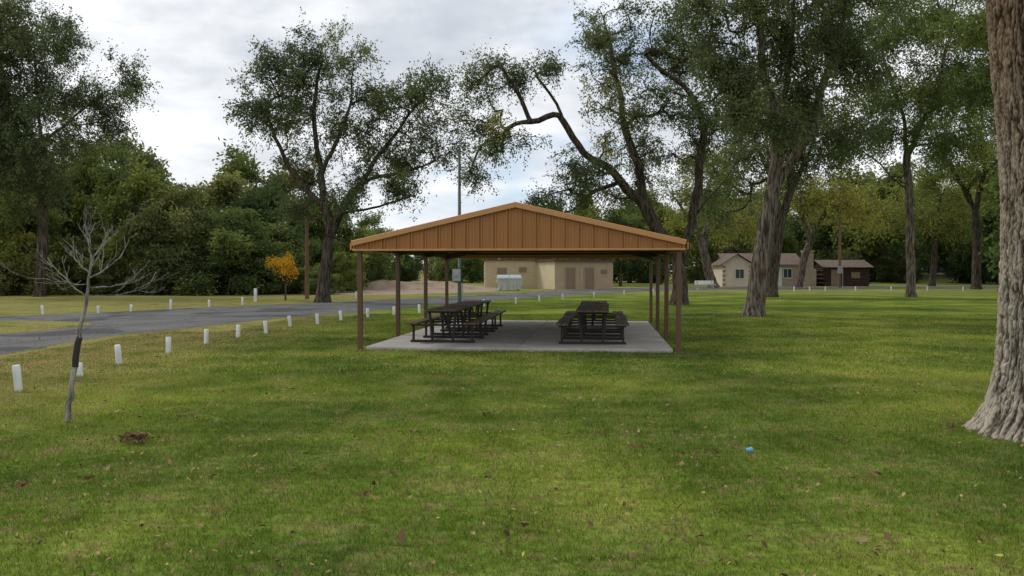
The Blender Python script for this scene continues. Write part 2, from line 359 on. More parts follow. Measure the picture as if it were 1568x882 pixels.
mbf.v+=cr.v; mbf.f+=[f+off for f in cr.f]; mbf.m+=[np.where(m==0,2,1).astype(np.int32) for m in cr.m]; mbf.t+=cr.t; mbf.s+=cr.s
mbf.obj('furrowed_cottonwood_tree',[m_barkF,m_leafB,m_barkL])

# bare sapling
def sapling():
    D=9.6; mb=MB(); rng=np.random.default_rng(3)
    P=[W(100,655,D),W(104,620,D),(W(111,570,D)),W(118,530,D),W(126,490,D),W(133,455,D),W(138,425,D),W(141,395,D)]
    P[0][2]=-.03; p=resample(P,.08); p[1:]+=rng.normal(0,.006,p[1:].shape)
    tube(mb,p,np.linspace(.034,.013,len(p)),10)
    def br(s,e,r,lv):
        s=np.array(s);e=np.array(e);L=np.linalg.norm(e-s); m=(s+e)/2+np.array([0,0,-.12*L])+rng.normal(0,.03*L,3)
        u=np.linspace(0,1,8)[:,None]; q=(1-u)**2*s+2*u*(1-u)*m+u*u*e; q[1:]+=rng.normal(0,.012*L,q[1:].shape)
        tube(mb,q,np.linspace(r,max(.0022,r*.45),8),5)
        if lv>0:
            for k in range(4 if lv>1 else 3):
                i=rng.integers(2,8); d=unit(e-s)*.7+rng.normal(0,.4,3); d[2]+=.45; br(q[i],q[i]+unit(d)*L*rng.uniform(.35,.7),r*.5,lv-1)
    for (u,v,o,uu,vv,r) in [(133,455,-.25,92,395,.011),(136,440,.25,196,430,.011),(138,425,.1,185,385,.010),(139,420,-.1,108,375,.010),(141,397,.1,160,355,.010),(141,397,-.1,138,345,.010),(140,405,.25,122,355,.008),(134,452,.3,205,440,.007),(140,410,-.2,172,372,.008),(137,435,-.3,80,425,.007)]:
        br(W(u,v,D),W(uu,vv,D,o),r,2)
    tube(mb,p[8:13],[.034,.036,.035,.036,.033],10,1)
    return mb.obj('bare_sapling_tree',[m_sap,m_dark])
m_dark=simple('trunk_wrap_dark',(.04,.035,.035),.7)
m_sap=barkmat('sapling_bark',(.14,.12,.11),(.42,.39,.35))
sapling()

# ---------------- instanced tree masses ----------------
def variant(name,seed,leafm,low=True,nt_=210,ls=.30):
    r=random.Random(seed); lim=[[(0,0,0),(r.uniform(-.3,.3),0,2.0),(r.uniform(-.5,.5),.2,4),(r.uniform(-.5,.5),0,6.5),(0,0,8)]]
    for k in range(6):
        a=k*1.05+r.uniform(-.3,.3); z=2.2+k*.7; R=r.uniform(1.6,2.8); lim.append([(0,0,z),(math.cos(a)*R*.5,math.sin(a)*R*.5,z+1.0),(math.cos(a)*R,math.sin(a)*R,z+2.2)])
    B=[((0,0,8.4),(1.5,1.5,1.2),.6)]
    for k in range(9):
        a=k*2.4+r.uniform(-.4,.4); z=r.uniform(3.6,8.0); R=r.uniform(1.2,2.9)*(1 if z<7 else .7)
        B.append(((math.cos(a)*R,math.sin(a)*R,z),(r.uniform(1.0,1.8),)*2+(r.uniform(.8,1.4),),r.uniform(.3,.65)))
    if low:
        for k in range(7):
            a=k*.9+r.uniform(-.3,.3); R=r.uniform(1.2,2.8); B.append(((math.cos(a)*R,math.sin(a)*R,r.uniform(.8,2.8)),(1.5,1.5,1.1),r.uniform(.15,.5)))
    return tree_mesh(lim,B,.2,seed,nt_=nt_,tw=8,lp=12,ls=ls,twl=.9,droop=.2,clump=6).mesh(name,[m_bark,leafm])
thick=[variant('thicket_mesh_a',41,m_leafC),variant('thicket_mesh_b',42,m_leafC),variant('thicket_mesh_c',43,m_leafE),variant('thicket_mesh_d',46,m_leafE),variant('thicket_mesh_e',48,m_leafC,True,170)]
park=[variant('park_mesh_a',44,m_leafD,False,150),variant('park_mesh_b',45,m_leafD,False,150),variant('park_mesh_c',47,m_leafC,True,170)]
def empty(name,loc=(0,0,0),rz=0):
    e=bpy.data.objects.new(name,None); C.objects.link(e); e.location=loc; e.rotation_euler=(0,0,rz); e.empty_display_size=.3; return e
tl=empty('woodland_edge'); R=random.Random(9)
def inst(par,me,x,y,h,wd=1.0,nm='tree'):
    o=bpy.data.objects.new(nm,me); C.objects.link(o); o.parent=par; s=h/9.8
    o.location=(x,y,gz(x,y)-.05); o.scale=(s*wd,s*wd,s); o.rotation_euler=(0,0,R.uniform(0,6.28))
prof=[(-400,60),(-100,110),(0,190),(60,225),(130,230),(180,212),(235,228),(265,250),(298,285),(320,235),(350,215),(390,228),(430,265),(520,290),(560,345),(640,368),(780,372)]
pu=[a for a,b in prof]; pv=[b for a,b in prof]
for row,D0 in enumerate((66,72,80)):
    x=-72+R.uniform(0,3)
    while x<-6:
        D=D0+R.uniform(-2.5,2.5)+ (6 if x>-18 else 0)
        u=784+x/D*F; v=np.interp(u,pu,pv)+(R.uniform(-12,30) if R.random()<.8 else R.uniform(30,60)); h=CH+(HZ-v)/F*D
        if u>575: 
            x+=3; continue
        if row==0: h*=R.uniform(.40,.9)
        inst(tl,R.choice(thick),x,D,max(3.5,h),R.uniform(.8,1.15) if h>7 else 1.4); x+=R.uniform(2.9,4.6)
x=-62
while x<-13:
    inst(tl,R.choice(thick),x,63+R.uniform(-1,1.5),R.uniform(2.2,4.5),1.6,'brush'); x+=R.uniform(2.4,3.8)
tp=empty('distant_trees')
x=-28
while x<150:
    for D0 in (130,160):
        D=D0+R.uniform(-9,9); X=x*D/128+R.uniform(-2,2); u=784+X/D*F
        v=np.interp(u,[500,560,700,780,840,1000,1200,1600],[340,352,368,360,330,320,290,270])+R.uniform(-30,30)
        h=CH+(HZ-v)/F*D-gz(X,D)
        inst(tp,R.choice(thick[2:]+park[1:] if u>900 else thick),X,D,max(5,h),R.uniform(.85,1.3))
    x+=R.uniform(5,7)
for (u,D,v) in [(835,105,318),(900,112,300),(950,100,320),(1010,110,300),(1350,118,260),(1530,112,280),(1600,95,240),(1470,125,290),(1560,125,300),(1300,125,290),(1660,70,150),(1180,120,330)]:
    X=(u-784)/F*D; inst(tp,R.choice(park),X,D,CH+(HZ-v)/F*D-gz(X,D),R.uniform(.9,1.15))
for k in range(9):
    D=118+R.uniform(-3,3); u=1290+k*33; X=(u-784)/F*D
    if not 1395<u<1480: inst(tp,thick[3],X,D,R.uniform(3,5),1.5,'shrub')

# ---------------- ground & roads ----------------
xs=np.r_[-3000,-1500,-600,-250,-120,np.arange(-80,161,4),200,300,600,1500,3000]; ys=np.r_[-2000,-500,-100,-40,np.arange(-20,221,4),260,400,800,1600,3500]
mb=MB(); X,Y=np.meshgrid(xs,ys); Z=np.vectorize(gz)(X,Y); V=np.stack([X,Y,Z],-1).reshape(-1,3)
nx=len(xs); i=np.arange(len(ys)-1)[:,None]*nx; j=np.arange(nx-1)[None]
mb.add(V,np.stack([i+j,i+j+1,i+nx+j+1,i+nx+j],-1).reshape(-1,4),0,.5,True); mb.obj('ground',[m_ground])
def line(pts,step=.8,jit=.07,seed=0):
    rng=np.random.default_rng(seed); p=np.array([(a,b_,0) for a,b_ in pts]); q=resample(p,step)[:,:2]
    j=rng.normal(0,jit,q.shape); j[0]=j[-1]=0; return [tuple(a) for a in q+j]
def sheet(name,pts,z,mat):
    bm=bmesh.new(); vs=[bm.verts.new((a,b_,z)) for a,b_ in pts]; f=bm.faces.new(vs)
    bmesh.ops.triangulate(bm,faces=[f]); me=bpy.data.meshes.new(name); bm.normal_update()
    for f in bm.faces:
        if f.normal.z<0: f.normal_flip()
    bm.to_mesh(me); me.materials.append(mat); o=bpy.data.objects.new(name,me); C.objects.link(o); return o
m_road,nt,out=newmat('asphalt'); g=N(nt,'ShaderNodeNewGeometry'); P=g.outputs['Position']
c=ramp(nt,[(.3,(.085,.083,.080)),(.7,(.15,.146,.14))],noise(nt,P,.5,5,.6).outputs[0]).outputs[0]
c=mix(nt,.6,c,ramp(nt,[(.35,(.6,.6,.6)),(.65,(1.3,1.3,1.3))],noise(nt,P,40,3).outputs[0]).outputs[0],'MULTIPLY')
c=mix(nt,ramp(nt,[(.56,0),(.60,.8)],noise(nt,P,.35,2,.4).outputs[0]).outputs[0],c,(.045,.045,.047))
c=mix(nt,ramp(nt,[(.60,0),(.66,.5)],noise(nt,P,.9,6,.7).outputs[0]).outputs[0],c,(.20,.18,.15))
vo=N(nt,'ShaderNodeTexVoronoi'); vo.feature='DISTANCE_TO_EDGE'; vo.inputs['Scale'].default_value=.35
nn=noise(nt,P,1.5,4); va=N(nt,'ShaderNodeVectorMath'); va.operation='ADD'; nt.links.new(P,va.inputs[0]); nt.links.new(nn.outputs[1],va.inputs[1]); nt.links.new(va.outputs[0],vo.inputs['Vector'])
c=mix(nt,ramp(nt,[(.0,.85),(.018,0)],vo.outputs['Distance']).outputs[0],c,(.025,.025,.025))
p=N(nt,'ShaderNodeBsdfPrincipled'); p.inputs['Roughness'].default_value=.85; p.inputs['Specular IOR Level'].default_value=.2; nt.links.new(c,p.inputs['Base Color']); nt.links.new(p.outputs[0],out.inputs[0])
near=[(-16,5),(-13,13)]+[G(*q) for q in [(0,545),(150,516),(300,501),(440,486),(560,477),(700,464),(800,457),(900,450),(985,446),(1100,443.5),(1300,442.5),(1568,441.5)]]
far=[(-48,20),(-30,30)]+[G(*q) for q in [(0,485.5),(200,476.5),(330,470),(560,460.5),(750,450.5),(870,444),(985,440.6),(1100,439.6),(1300,439.4),(1568,439)]]
near=line(near,.8,.06,1); far=line(far,.8,.06,2)
road_poly=near+far[::-1]
sheet('park_road',road_poly,.004,m_road)
isl=line([(-45,16),(-22,21.5)]+[G(0,513),G(80,505),G(152,497),G(120,493),G(60,491.5),G(0,491)]+[(-28,27),(-45,17.5)],.6,.04,3)
sheet('grass_verge',isl,.008,m_ground)
mb=MB(); xs2=np.linspace(30,170,70)
Va=[(x,128+.02*x,gz(x,128+.02*x)+.05) for x in xs2]; Vb=[(x,142+.02*x,gz(x,142+.02*x)+.05) for x in xs2]; n=len(xs2)
mb.add(Va+Vb,[[k,k+1,n+k+1,n+k] for k in range(n-1)],0,.5,True); mb.obj('far_street',[m_road])
m_dirt=simple('bare_dirt',(.29,.215,.15),.95,.3,1.2,.5)
sheet('bare_dirt_patch',line([(-30,66),(-18,62),(-8,63),(-2,72),(0,84),(-6,92),(-22,88),(-34,76),(-30,66)],1.2,.25,5),.004,m_dirt)
mb=MB(); nx_,ny_=50,20; V=[]
for a in range(ny_):
    for b_ in range(nx_):
        u=b_/(nx_-1); w=a/(ny_-1); h=math.sin(math.pi*u)**.7*math.sin(math.pi*w)*(.75+.5*mnoise.noise((u*6,w*3,0)))+.12*mnoise.noise((u*25,w*10,2))*math.sin(math.pi*u)*math.sin(math.pi*w)
        V.append((-21+20*u,80+5*w,h*1.1-.02))
mb.add(V,[[a*nx_+b_,a*nx_+b_+1,(a+1)*nx_+b_+1,(a+1)*nx_+b_] for a in range(ny_-1) for b_ in range(nx_-1)],0,.5,True); mb.obj('dirt_mound',[m_dirt])

# ---------------- grass blades ----------------
def inside(pt,poly):
    x,y=pt; c=False; n=len(poly); j=n-1
    for i in range(n):
        xi,yi=poly[i]; xj,yj=poly[j]
        if (yi>y)!=(yj>y) and x<(xj-xi)*(y-yi)/(yj-yi)+xi: c=not c
        j=i
    return c
def patch(name,size,n,w,h,seed):
    rng=np.random.default_rng(seed); mb=MB(); b0=np.c_[rng.uniform(0,size,(n,2)),np.zeros(n)]
    hz=np.array([.75+.55*mnoise.noise((float(a)*2.3,float(b_)*2.3,seed)) for a,b_ in b0[:,:2]])
    hh=h*rng.uniform(.5,1.35,n)*hz*1.2; a=rng.uniform(0,6.28,n); ln=rng.uniform(.1,.95,n)*hh; la=rng.uniform(0,6.28,n)
    s=np.c_[np.cos(a),np.sin(a),np.zeros(n)]*(w/2); L=np.c_[np.cos(la)*ln,np.sin(la)*ln,hh*.9]
    M=b0+L*np.array([.35,.35,.6]); T=b0+L
    v=np.stack([b0-s,b0+s,M+s*.8,M-s*.8,T+s*.15,T-s*.15],1).reshape(-1,3); k=np.arange(n)[:,None]*6
    f=np.concatenate([k+np.array([0,1,2,3]),k+np.array([3,2,4,5])]); t=rng.uniform(0,1,n); 
    mb.add(v,f,0,np.r_[t,t]); return mb.mesh(name,[m_blade])
pn=[patch('grass_tuft_a',1.04,2400,.0058,.036,k) for k in range(4)]
pf=[patch('grass_tuft_b',2.05,2600,.014,.040,k+5) for k in range(3)]
lg=empty('lawn_grass'); R2=random.Random(4)
def tile(me,x,y,s):
    k=R2.randrange(4); o=bpy.data.objects.new('grass_patch',me); C.objects.link(o); o.parent=lg
    o.rotation_euler=(0,0,k*math.pi/2); dx,dy=[(0,0),(s,0),(s,s),(0,s)][k]; o.location=(x+dx,y+dy,0)
def ok(x,y,s):
    return not any(inside((x+a*s,y+b_*s),road_poly) for a in(0,.5,1) for b_ in(0,.5,1))
for y in range(3,14):
    for x in range(-12,12):
        if abs(x+.5)<.64*y+2.5 and ok(x,y,1): tile(R2.choice(pn),x,y,1)
for y in range(14,34,2):
    for x in range(-26,26,2):
        if abs(x+1)<.64*y+3 and ok(x,y,2): tile(R2.choice(pf),x,y,2)

# fallen leaves
def litter():
    rng=np.random.default_rng(8); mb=MB(); P=[]
    while len(P)<4600:
        d=4.2+24*rng.random()**1.1; x=rng.uniform(-.66,.66)*d
        k=mnoise.noise((x*.45,d*.45,0))*.5+.5+.25*mnoise.noise((x*1.7,d*1.7,4))
        if rng.random()<max(.05,(k-.28)*1.2): P.append((x,d,rng.uniform(.020,.045)))
    n0=len(P)
    def pile(u,v,n,r,zz):
        c=G(u,v)
        for _ in range(n):
            a=rng.uniform(0,6.28); q=r*abs(rng.normal(0,.5)); P.append((c[0]+math.cos(a)*q*1.5,c[1]+math.sin(a)*q,rng.uniform(.035,.035+zz*max(0,1-q/r))))
    pile(207,680,130,.22,.09)
    for (u,v) in [(640,668),(690,638),(745,740),(985,692),(130,742),(30,752),(800,815),(1090,700),(1290,680),(750,640),(300,645),(1340,735),(1460,660),(560,770)]: pile(u,v,7,.10,.02)
    P+= [(G(616,836)[0],G(616,836)[1],.055)]
    P=np.array(P); n=len(P); sz=rng.uniform(.009,.021,n); sz[n0:]=rng.uniform(.016,.030,n-n0); big=rng.random(n)<.05; sz[big]=rng.uniform(.024,.032,big.sum()); sz[-1]=.05
    a=rng.uniform(0,6.28,n); nrm=unit(np.c_[rng.normal(0,.6,(n,2)),np.ones(n)]); d=unit(np.cross(nrm,np.c_[np.cos(a),np.sin(a),np.zeros(n)])); e=np.cross(nrm,d)
    s=sz[:,None]; w=rng.uniform(.45,.85,(n,1)); cu=rng.uniform(-.1,.6,(n,1))
    v=np.stack([P-d*s*1.2,P-d*s*.3+e*s*w+nrm*s*cu,P+d*s*.5+e*s*w*.7+nrm*s*cu,P+d*s*1.3+nrm*s*.2,P+d*s*.5-e*s*w*.7+nrm*s*cu,P-d*s*.3-e*s*w+nrm*s*cu],1).reshape(-1,3)
    k=np.arange(n)[:,None]*6; t=np.clip(rng.beta(1.4,1.5,n),0,1); t[n0:]*=.6
    mb.add(v,np.concatenate([k+np.array([0,1,2,3]),k+np.array([0,3,4,5])]),0,np.r_[t,t]); mb.obj('fallen_leaves',[m_litter])
litter()

# ---------------- box assemblies ----------------
def boxes(name,lst,mats,parent=None,loc=None,rz=0,bev=.004,mesh=None):
    if mesh is None:
        bm=bmesh.new()
        for q in lst:
            c,s=q[0],q[1]; mi=q[2] if len(q)>2 else 0; rot=q[3] if len(q)>3 else None
            r=bmesh.ops.create_cube(bm,size=1); M=Matrix.Translation(c)@(rot.to_4x4() if rot is not None else Matrix())@Matrix.Diagonal((*s,1))
            bmesh.ops.transform(bm,matrix=M,verts=r['verts'])
            for f in {f for v in r['verts'] for f in v.link_faces}: f.material_index=mi
        mesh=bpy.data.meshes.new(name); bm.to_mesh(mesh); bm.free()
        for m in mats: mesh.materials.append(m)
    o=bpy.data.objects.new(name,mesh); C.objects.link(o)
    if parent: o.parent=parent
    if loc is not None: o.location=loc
    o.rotation_euler=(0,0,rz)
    if bev:
        b_=o.modifiers.new('bevel','BEVEL'); b_.width=bev; b_.segments=1; b_.limit_method='ANGLE'
    return o
def RX(a): return Matrix.Rotation(a,3,'X')
def RY(a): return Matrix.Rotation(a,3,'Y')
def poly(name,verts,faces,mat,parent=None):
    me=bpy.data.meshes.new(name); me.from_pydata(verts,[],faces); me.materials.append(mat); me.update()
    o=bpy.data.objects.new(name,me); C.objects.link(o)
    if parent: o.parent=parent
    return o
m_tan=simple('painted_metal_ochre',(.42,.18,.050),.45,.08,1.5,0,0,.45,True)
m_trim=simple('trim_ochre',(.56,.27,.10),.4,.06,1.5,0,0,.5)
m_post=simple('post_brown',(.12,.062,.032),.45,.15,3,0,0,.5,True)
m_beam=simple('beam_dark',(.05,.032,.022),.5,.15,3)
m_deck=simple('roof_underside_grey',(.42,.42,.41),.5,.08,2)
m_conc=simple('concrete',(.40,.37,.33),.85,.22,1.3,.3)
m_board=simple('table_board_brown',(.13,.085,.058),.55,.25,5,.1)
m_frame=simple('table_frame_dark',(.03,.024,.02),.5,.2,5)
rz=-math.radians(6.1); PO=(.09,18.1,0)
pv_=empty('picnic_pavilion',PO,rz)
LEN=10.3; HW=3.4; ex=3.52; ze=2.17; zt=2.30; zr=3.10; y0=-.12; y1=LEN+.12
sl=math.atan2(zr-zt,ex); slen=math.hypot(ex,zr-zt)
L=[]
for k in range(4):
    y=k*LEN/3
    for sx in(-1,1): L.append(((sx*HW,y,(ze+.05)/2),(.10,.10,ze+.05)))
boxes('posts',L,[m_post],pv_,bev=.008)
boxes('base_plates',[((s*HW,k*LEN/3,.012),(.2,.2,.02)) for k in range(4) for s in(-1,1)],[m_post],pv_)
L=[]
for s in(-1,1): L.append(((s*HW,LEN/2,ze+.06),(.09,LEN-.11,.14)))
for k in range(4):
    y=k*LEN/3+ (.07 if k==0 else -.07 if k==3 else 0)
    if k in(1,2,3):
        for s in(-1,1): L.append(((s*ex*.5,y,(zt+zr)/2-.16),(slen-.1,.09,.13),0,RY(s*sl)))
    if k in (1,2): L.append(((0,y,ze+.05),(2*HW-.14,.05,.05)))
for s in(-1,1):
    for q in(.2,.4,.6,.8): L.append(((s*ex*q,LEN/2,zt+(zr-zt)*(1-q)-.07),(.06,LEN,.05)))
boxes('rafters_and_purlins',L,[m_beam],pv_)
for nm,yy,sg in(('front_gable',y0,-1),('rear_gable',y1,1)):
    L=[]; poly(nm+'_panel',[(-ex,yy,ze),(ex,yy,ze),(ex,yy,zt),(0,yy,zr),(-ex,yy,zt)],[(0,1,2,3,4)],m_tan,pv_)
    x=-3.45
    while x<3.5:
        h=zt+(zr-zt)*(1-abs(x)/ex)-ze-.03
        for q in(-.03,.03): L.append(((x+q,yy+sg*.022,ze+h/2+.02),(.022,.042,h)))
        for q in(.12,.18):
            h2=zt+(zr-zt)*(1-min(1,abs(x+q)/ex))-ze-.03; L.append(((x+q,yy+sg*.006,ze+h2/2+.02),(.014,.012,h2)))
        x+=.30
    boxes(nm+'_ribs',L,[m_tan],pv_,bev=.003)
    T=[((0,yy+sg*.035,ze-.005),(2*ex,.07,.045))]
    for s in(-1,1): T.append(((s*ex*.5,yy+sg*.05,(zt+zr)/2+.005),(slen+.02,.10,.115),0,RY(s*sl)))
    boxes(nm+'_trim',T,[m_trim],pv_,bev=.008)
ov=.06
for s in(-1,1):
    poly('roof_sheet' ,[(0,y0,zr+.02),(s*(ex+ov),y0,zt+.005),(s*(ex+ov),y1,zt+.005),(0,y1,zr+.02)],[(0,1,2,3)],m_tan,pv_)
    poly('ceiling_sheet',[(0,y0+.01,zr-.005),(s*ex,y0+.01,zt-.015),(s*ex,y1-.01,zt-.015),(0,y1-.01,zr-.005)],[(0,1,2,3)],m_deck,pv_)
    boxes('roof_ribs',[((s*ex*.5,y0+.15+k*.3,(zt+zr)/2+.03),(slen,.03,.03),0,RY(s*sl)) for k in range(35)],[m_tan],pv_)
    boxes('eave_trim',[((s*(ex+.05),LEN/2,zt-.06),(.04,LEN+.24,.14))],[m_trim],pv_)
boxes('ridge_cap',[((-.12,LEN/2,zr+.03),(.26,LEN+.3,.02),0,RY(-sl)),((.12,LEN/2,zr+.035),(.26,LEN+.3,.02),0,RY(sl))],[m_trim],pv_)
L=[]
for a in range(2):
    for b_ in range(3):
        L.append(((-3.3/2+a*3.3,.03+LEN/6+b_*LEN/3,.0),(3.288,LEN/3-.012,.15)))
L.append(((0,LEN/2,-.03),(6.56,LEN-.04,.18)))
boxes('concrete_slab',L,[m_conc],None,PO,rz,.01)
def table_mesh():
    L=[]; TL=1.85
    for k in range(4): L.append((((k-1.5)*.187,TL/2,.745),(.175,TL,.042),0))
    for s in(-1,1):
        for k in range(2): L.append(((s*(.60+k*.145),TL/2,.445),(.135,TL,.042),0))
    for y in(.28,TL-.28):
        L.append(((0,y,.03),(1.50,.055,.055),1)); L.append(((0,y,.70),(.70,.05,.045),1))
        L.append(((0,y,.40),(1.5,.05,.045),1))
        for s in(-1,1):
            L.append(((s*.27,y,.37),(.055,.055,.64),1,RY(s*.10))); L.append(((s*.68,y,.21),(.05,.05,.34),1))
    L.append(((0,TL/2,.40),(.05,TL-.6,.05),1))
    for s in(-1,1): L.append(((0,TL/2+s*.38,.55),(.035,.50,.035),1,RX(s*.62)))
    o=boxes('picnic_table',L,[m_board,m_frame]); me=o.data; bpy.data.objects.remove(o); return me
tme=table_mesh(); ca,sa=math.cos(rz),math.sin(rz)
for (lx,dy) in((-1.86,.95),(1.58,.85)):
    for k in range(3):
        x=lx+R.uniform(-.05,.05); y=dy+k*2.25
        boxes('picnic_table',None,None,None,(PO[0]+x*ca-y*sa,PO[1]+x*sa+y*ca,.078),rz+R.uniform(-.02,.02),.006,tme)

# ---------------- bollards ----------------
m_white=simple('white_paint',(.66,.67,.66),.55,.18,9,0,0,.4,True)
def bollard(x,y,h=.36,r=.065,tilt=0):
    mb=MB(); tube(mb,[(0,0,-.05),(0,0,h*.5),(0,0,h-.01),(0,0,h)],[r,r,r,r*.8],14,0,True)
    o=mb.obj('white_bollard',[m_white]); o.location=(x,y,gz(x,y)); o.rotation_euler=(R.uniform(-.06,.06),R.uniform(-.10,.07)+tilt,R.uniform(0,1))
for (u,v,h) in [(27,600,.38),(121,577,.23),(181,558,.36),(257,541,.34),(315,527,.35),(364,517,.33),(407,511,.35),(444,501,.35),(486,497,.35),(522,491,.35),(563,487,.35),(603,483,.35),(642,479,.35),(741,469,.35),(790,465,.35),(826,462,.35),(862,459,.35),(910,456,.35),(956,452,.35),(1000,449.5,.35),(1216,446,.4),(1240,446,.4),(1264,446,.4),(1310,446,.4),(1365,446,.4),(1420,446,.4),(1475,446,.4),
   (65,481,.35),(261,474,.45),(320,470,.35),(371,467,.4),(391,462,.75),(500,458,.45),(545,456,.4),(200,477,.3),(150,479.5,.3)]:
    x,y=G(u,v); bollard(x,y,h,.053 if h<.7 else .09)

# ---------------- poles ----------------
m_galv=simple('galvanised',(.35,.37,.38),.45,.12,6,0,.3)
m_gpole=simple('pole_weathered_green',(.10,.12,.085),.8,.25,5,0,0,.2,True)
m_wpole=simple('pole_wood_brown',(.20,.12,.075),.85,.25,5,.3,0,.2,True)
def pole(name,x,y,h,r,mat,extra=None):
    e=empty(name,(x,y,gz(x,y))); mb=MB(); tube(mb,[(0,0,-.1),(0,0,h*.5),(0,0,h)],[r,r*.85,r*.68],12,0,True); mb.obj('shaft',[mat],e); return e
e=pole('utility_pole',-2.28,37,7.0,.085,m_gpole)
mb=MB(); tube(mb,[(.13,-.08,0),(.13,-.08,1.2)],[.03,.03],8); tube(mb,[(-.02,-.1,1.9),(-.02,-.1,6.6)],[.018,.018],6); mb.obj('conduit',[m_galv],e)
boxes('meter_box',[((-.12,-.16,1.55),(.34,.16,.52)),((-.12,-.27,1.62),(.2,.06,.2))],[m_galv],e)
e2=pole('utility_pole',-12.75,53,5.2,.14,m_wpole); boxes('crossarm',[((0,-.16,4.8),(1.2,.09,.11))]+[((q,-.16,4.92),(.05,.05,.14)) for q in(-.5,.5)],[m_wpole],e2)
e3=pole('street_lamp',35.3*.98,90,10.8,.16,m_wpole)
mb=MB(); tube(mb,[(0,0,10.0),(-.3,-.5,10.4),(-.5,-1.0,10.5)],.03,6); tube(mb,[(-.5,-.9,10.5),(-.6,-1.5,10.45)],[.14,.07],8,0,True); mb.obj('lamp_arm_and_head',[m_galv],e3)
boxes('meter_box',[((-.05,-.25,1.9),(.45,.2,.75)),((.25,-.2,1.0),(.06,.06,2.0))],[m_galv],e3)

# ---------------- utility building ----------------
m_stucco_lit=simple('stucco_tan_lit',(.66,.56,.37),.85,.10,1.5,.1); m_stucco_shaded=simple('stucco_tan_shaded',(.42,.32,.20),.7,.08,1.5)  # wall tan with light painted in: lighter for lit side, darker for front
m_roofb=simple('roof_brown',(.10,.065,.045),.8,.2,3); m_door=simple('door_brown',(.24,.17,.11),.6,.1,3)
def brickmat(name,c1,c2,mo,sc=1.5,rw=.5,rh=.25):
    m,nt,out=newmat(name); tc=N(nt,'ShaderNodeTexCoord'); mp=N(nt,'ShaderNodeMapping'); mp.inputs['Rotation'].default_value=(math.pi/2,0,0)
    nt.links.new(tc.outputs['Object'],mp.inputs[0]); b=N(nt,'ShaderNodeTexBrick'); nt.links.new(mp.outputs[0],b.inputs['Vector'])
    for k,c in(('Color1',c1),('Color2',c2),('Mortar',mo)): b.inputs[k].default_value=(*c,1)
    b.inputs['Scale'].default_value=sc; b.inputs['Brick Width'].default_value=rw; b.inputs['Row Height'].default_value=rh; b.inputs['Mortar Size'].default_value=.02
    p=N(nt,'ShaderNodeBsdfPrincipled'); p.inputs['Roughness'].default_value=.9; nt.links.new(b.outputs[0],p.inputs[0]); nt.links.new(p.outputs[0],out.inputs[0]); return m
m_block=brickmat('block_tan',(.56,.46,.28),(.50,.40,.25),(.40,.32,.21),1,.4,.2)
m_stone=brickmat('stone_wall',(.44,.35,.25),(.32,.26,.21),(.25,.21,.17),1,.5,.25)
be=empty('utility_building',(4.15,82,0),math.radians(20))
H=2.72
boxes('walls',[((3.1,4.5,H/2-.02),(6.2,9,H))],[m_stucco_shaded],be,bev=0)
boxes('side_wall_panel',[((-.02,4.5,H/2-.03),(.05,8.96,H-.02))],[m_stucco_lit],be,bev=0)  # thin skin over the left wall, colour brightened to look lit
boxes('roof',[((3.1,4.5,H+.04),(6.7,9.5,.12),0),((3.1,4.5,H+.14),(6.5,9.3,.07),0)],[m_roofb],be)
boxes('doors',[((1.6,-.03,1.05),(1.0,.05,2.1)),((3.6,-.03,1.05),(1.0,.05,2.1)),((5.2,-.03,1.7),(.7,.04,.4))],[m_door],be)
boxes('door_trim',[((q,-.04,1.06),(.06,.06,2.14)) for q in(1.06,2.14,3.06,4.14)]+[((2.6,-.02,1.3),(.05,.03,2.5))],[m_stucco_shaded],be)
be2=empty('block_building',(-1.9,86,0),math.radians(3))
boxes('walls',[((2.0,3,1.42),(5.6,6,2.84))],[m_block],be2,bev=0)
boxes('roof',[((2.0,3,2.9),(6.0,6.4,.12))],[m_roofb],be2)
boxes('door',[((.9,-.03,1.05),(.95,.05,2.1)),((3.0,-.03,1.9),(.8,.05,.5))],[m_door],be2)
m_bin=simple('bin_painted_white',(.55,.57,.58),.5,.2,4,0,0,.4,True)
de=empty('dumpster',(-.25,77,0),.05)
poly('body',[(-1,-.7,.12),(1,-.7,.12),(1,.7,.12),(-1,.7,.12),(-1.1,-.95,1.1),(1.1,-.95,1.1),(1.1,.75,1.35),(-1.1,.75,1.35)],[(3,2,1,0),(4,5,6,7),(0,1,5,4),(1,2,6,5),(2,3,7,6),(3,0,4,7)],m_bin,de)
boxes('rim_ribs_and_pockets',[((0,-.97,1.1),(2.3,.08,.08)),((-1.14,0,.8),(.12,1.1,.15)),((1.14,0,.8),(.12,1.1,.15))]+[((q,-.84,.6),(.07,.07,.95),0,RX(.25)) for q in(-.7,0,.7)]+[((q,0,.06),(.15,.15,.12)) for q in(-.8,.8)],[m_bin],de)
boxes('lids',[((-.54,-.08,1.27),(1.04,1.75,.05),0,RX(.145)),((.54,-.08,1.27),(1.04,1.75,.05),0,RX(.145))],[m_galv],de)
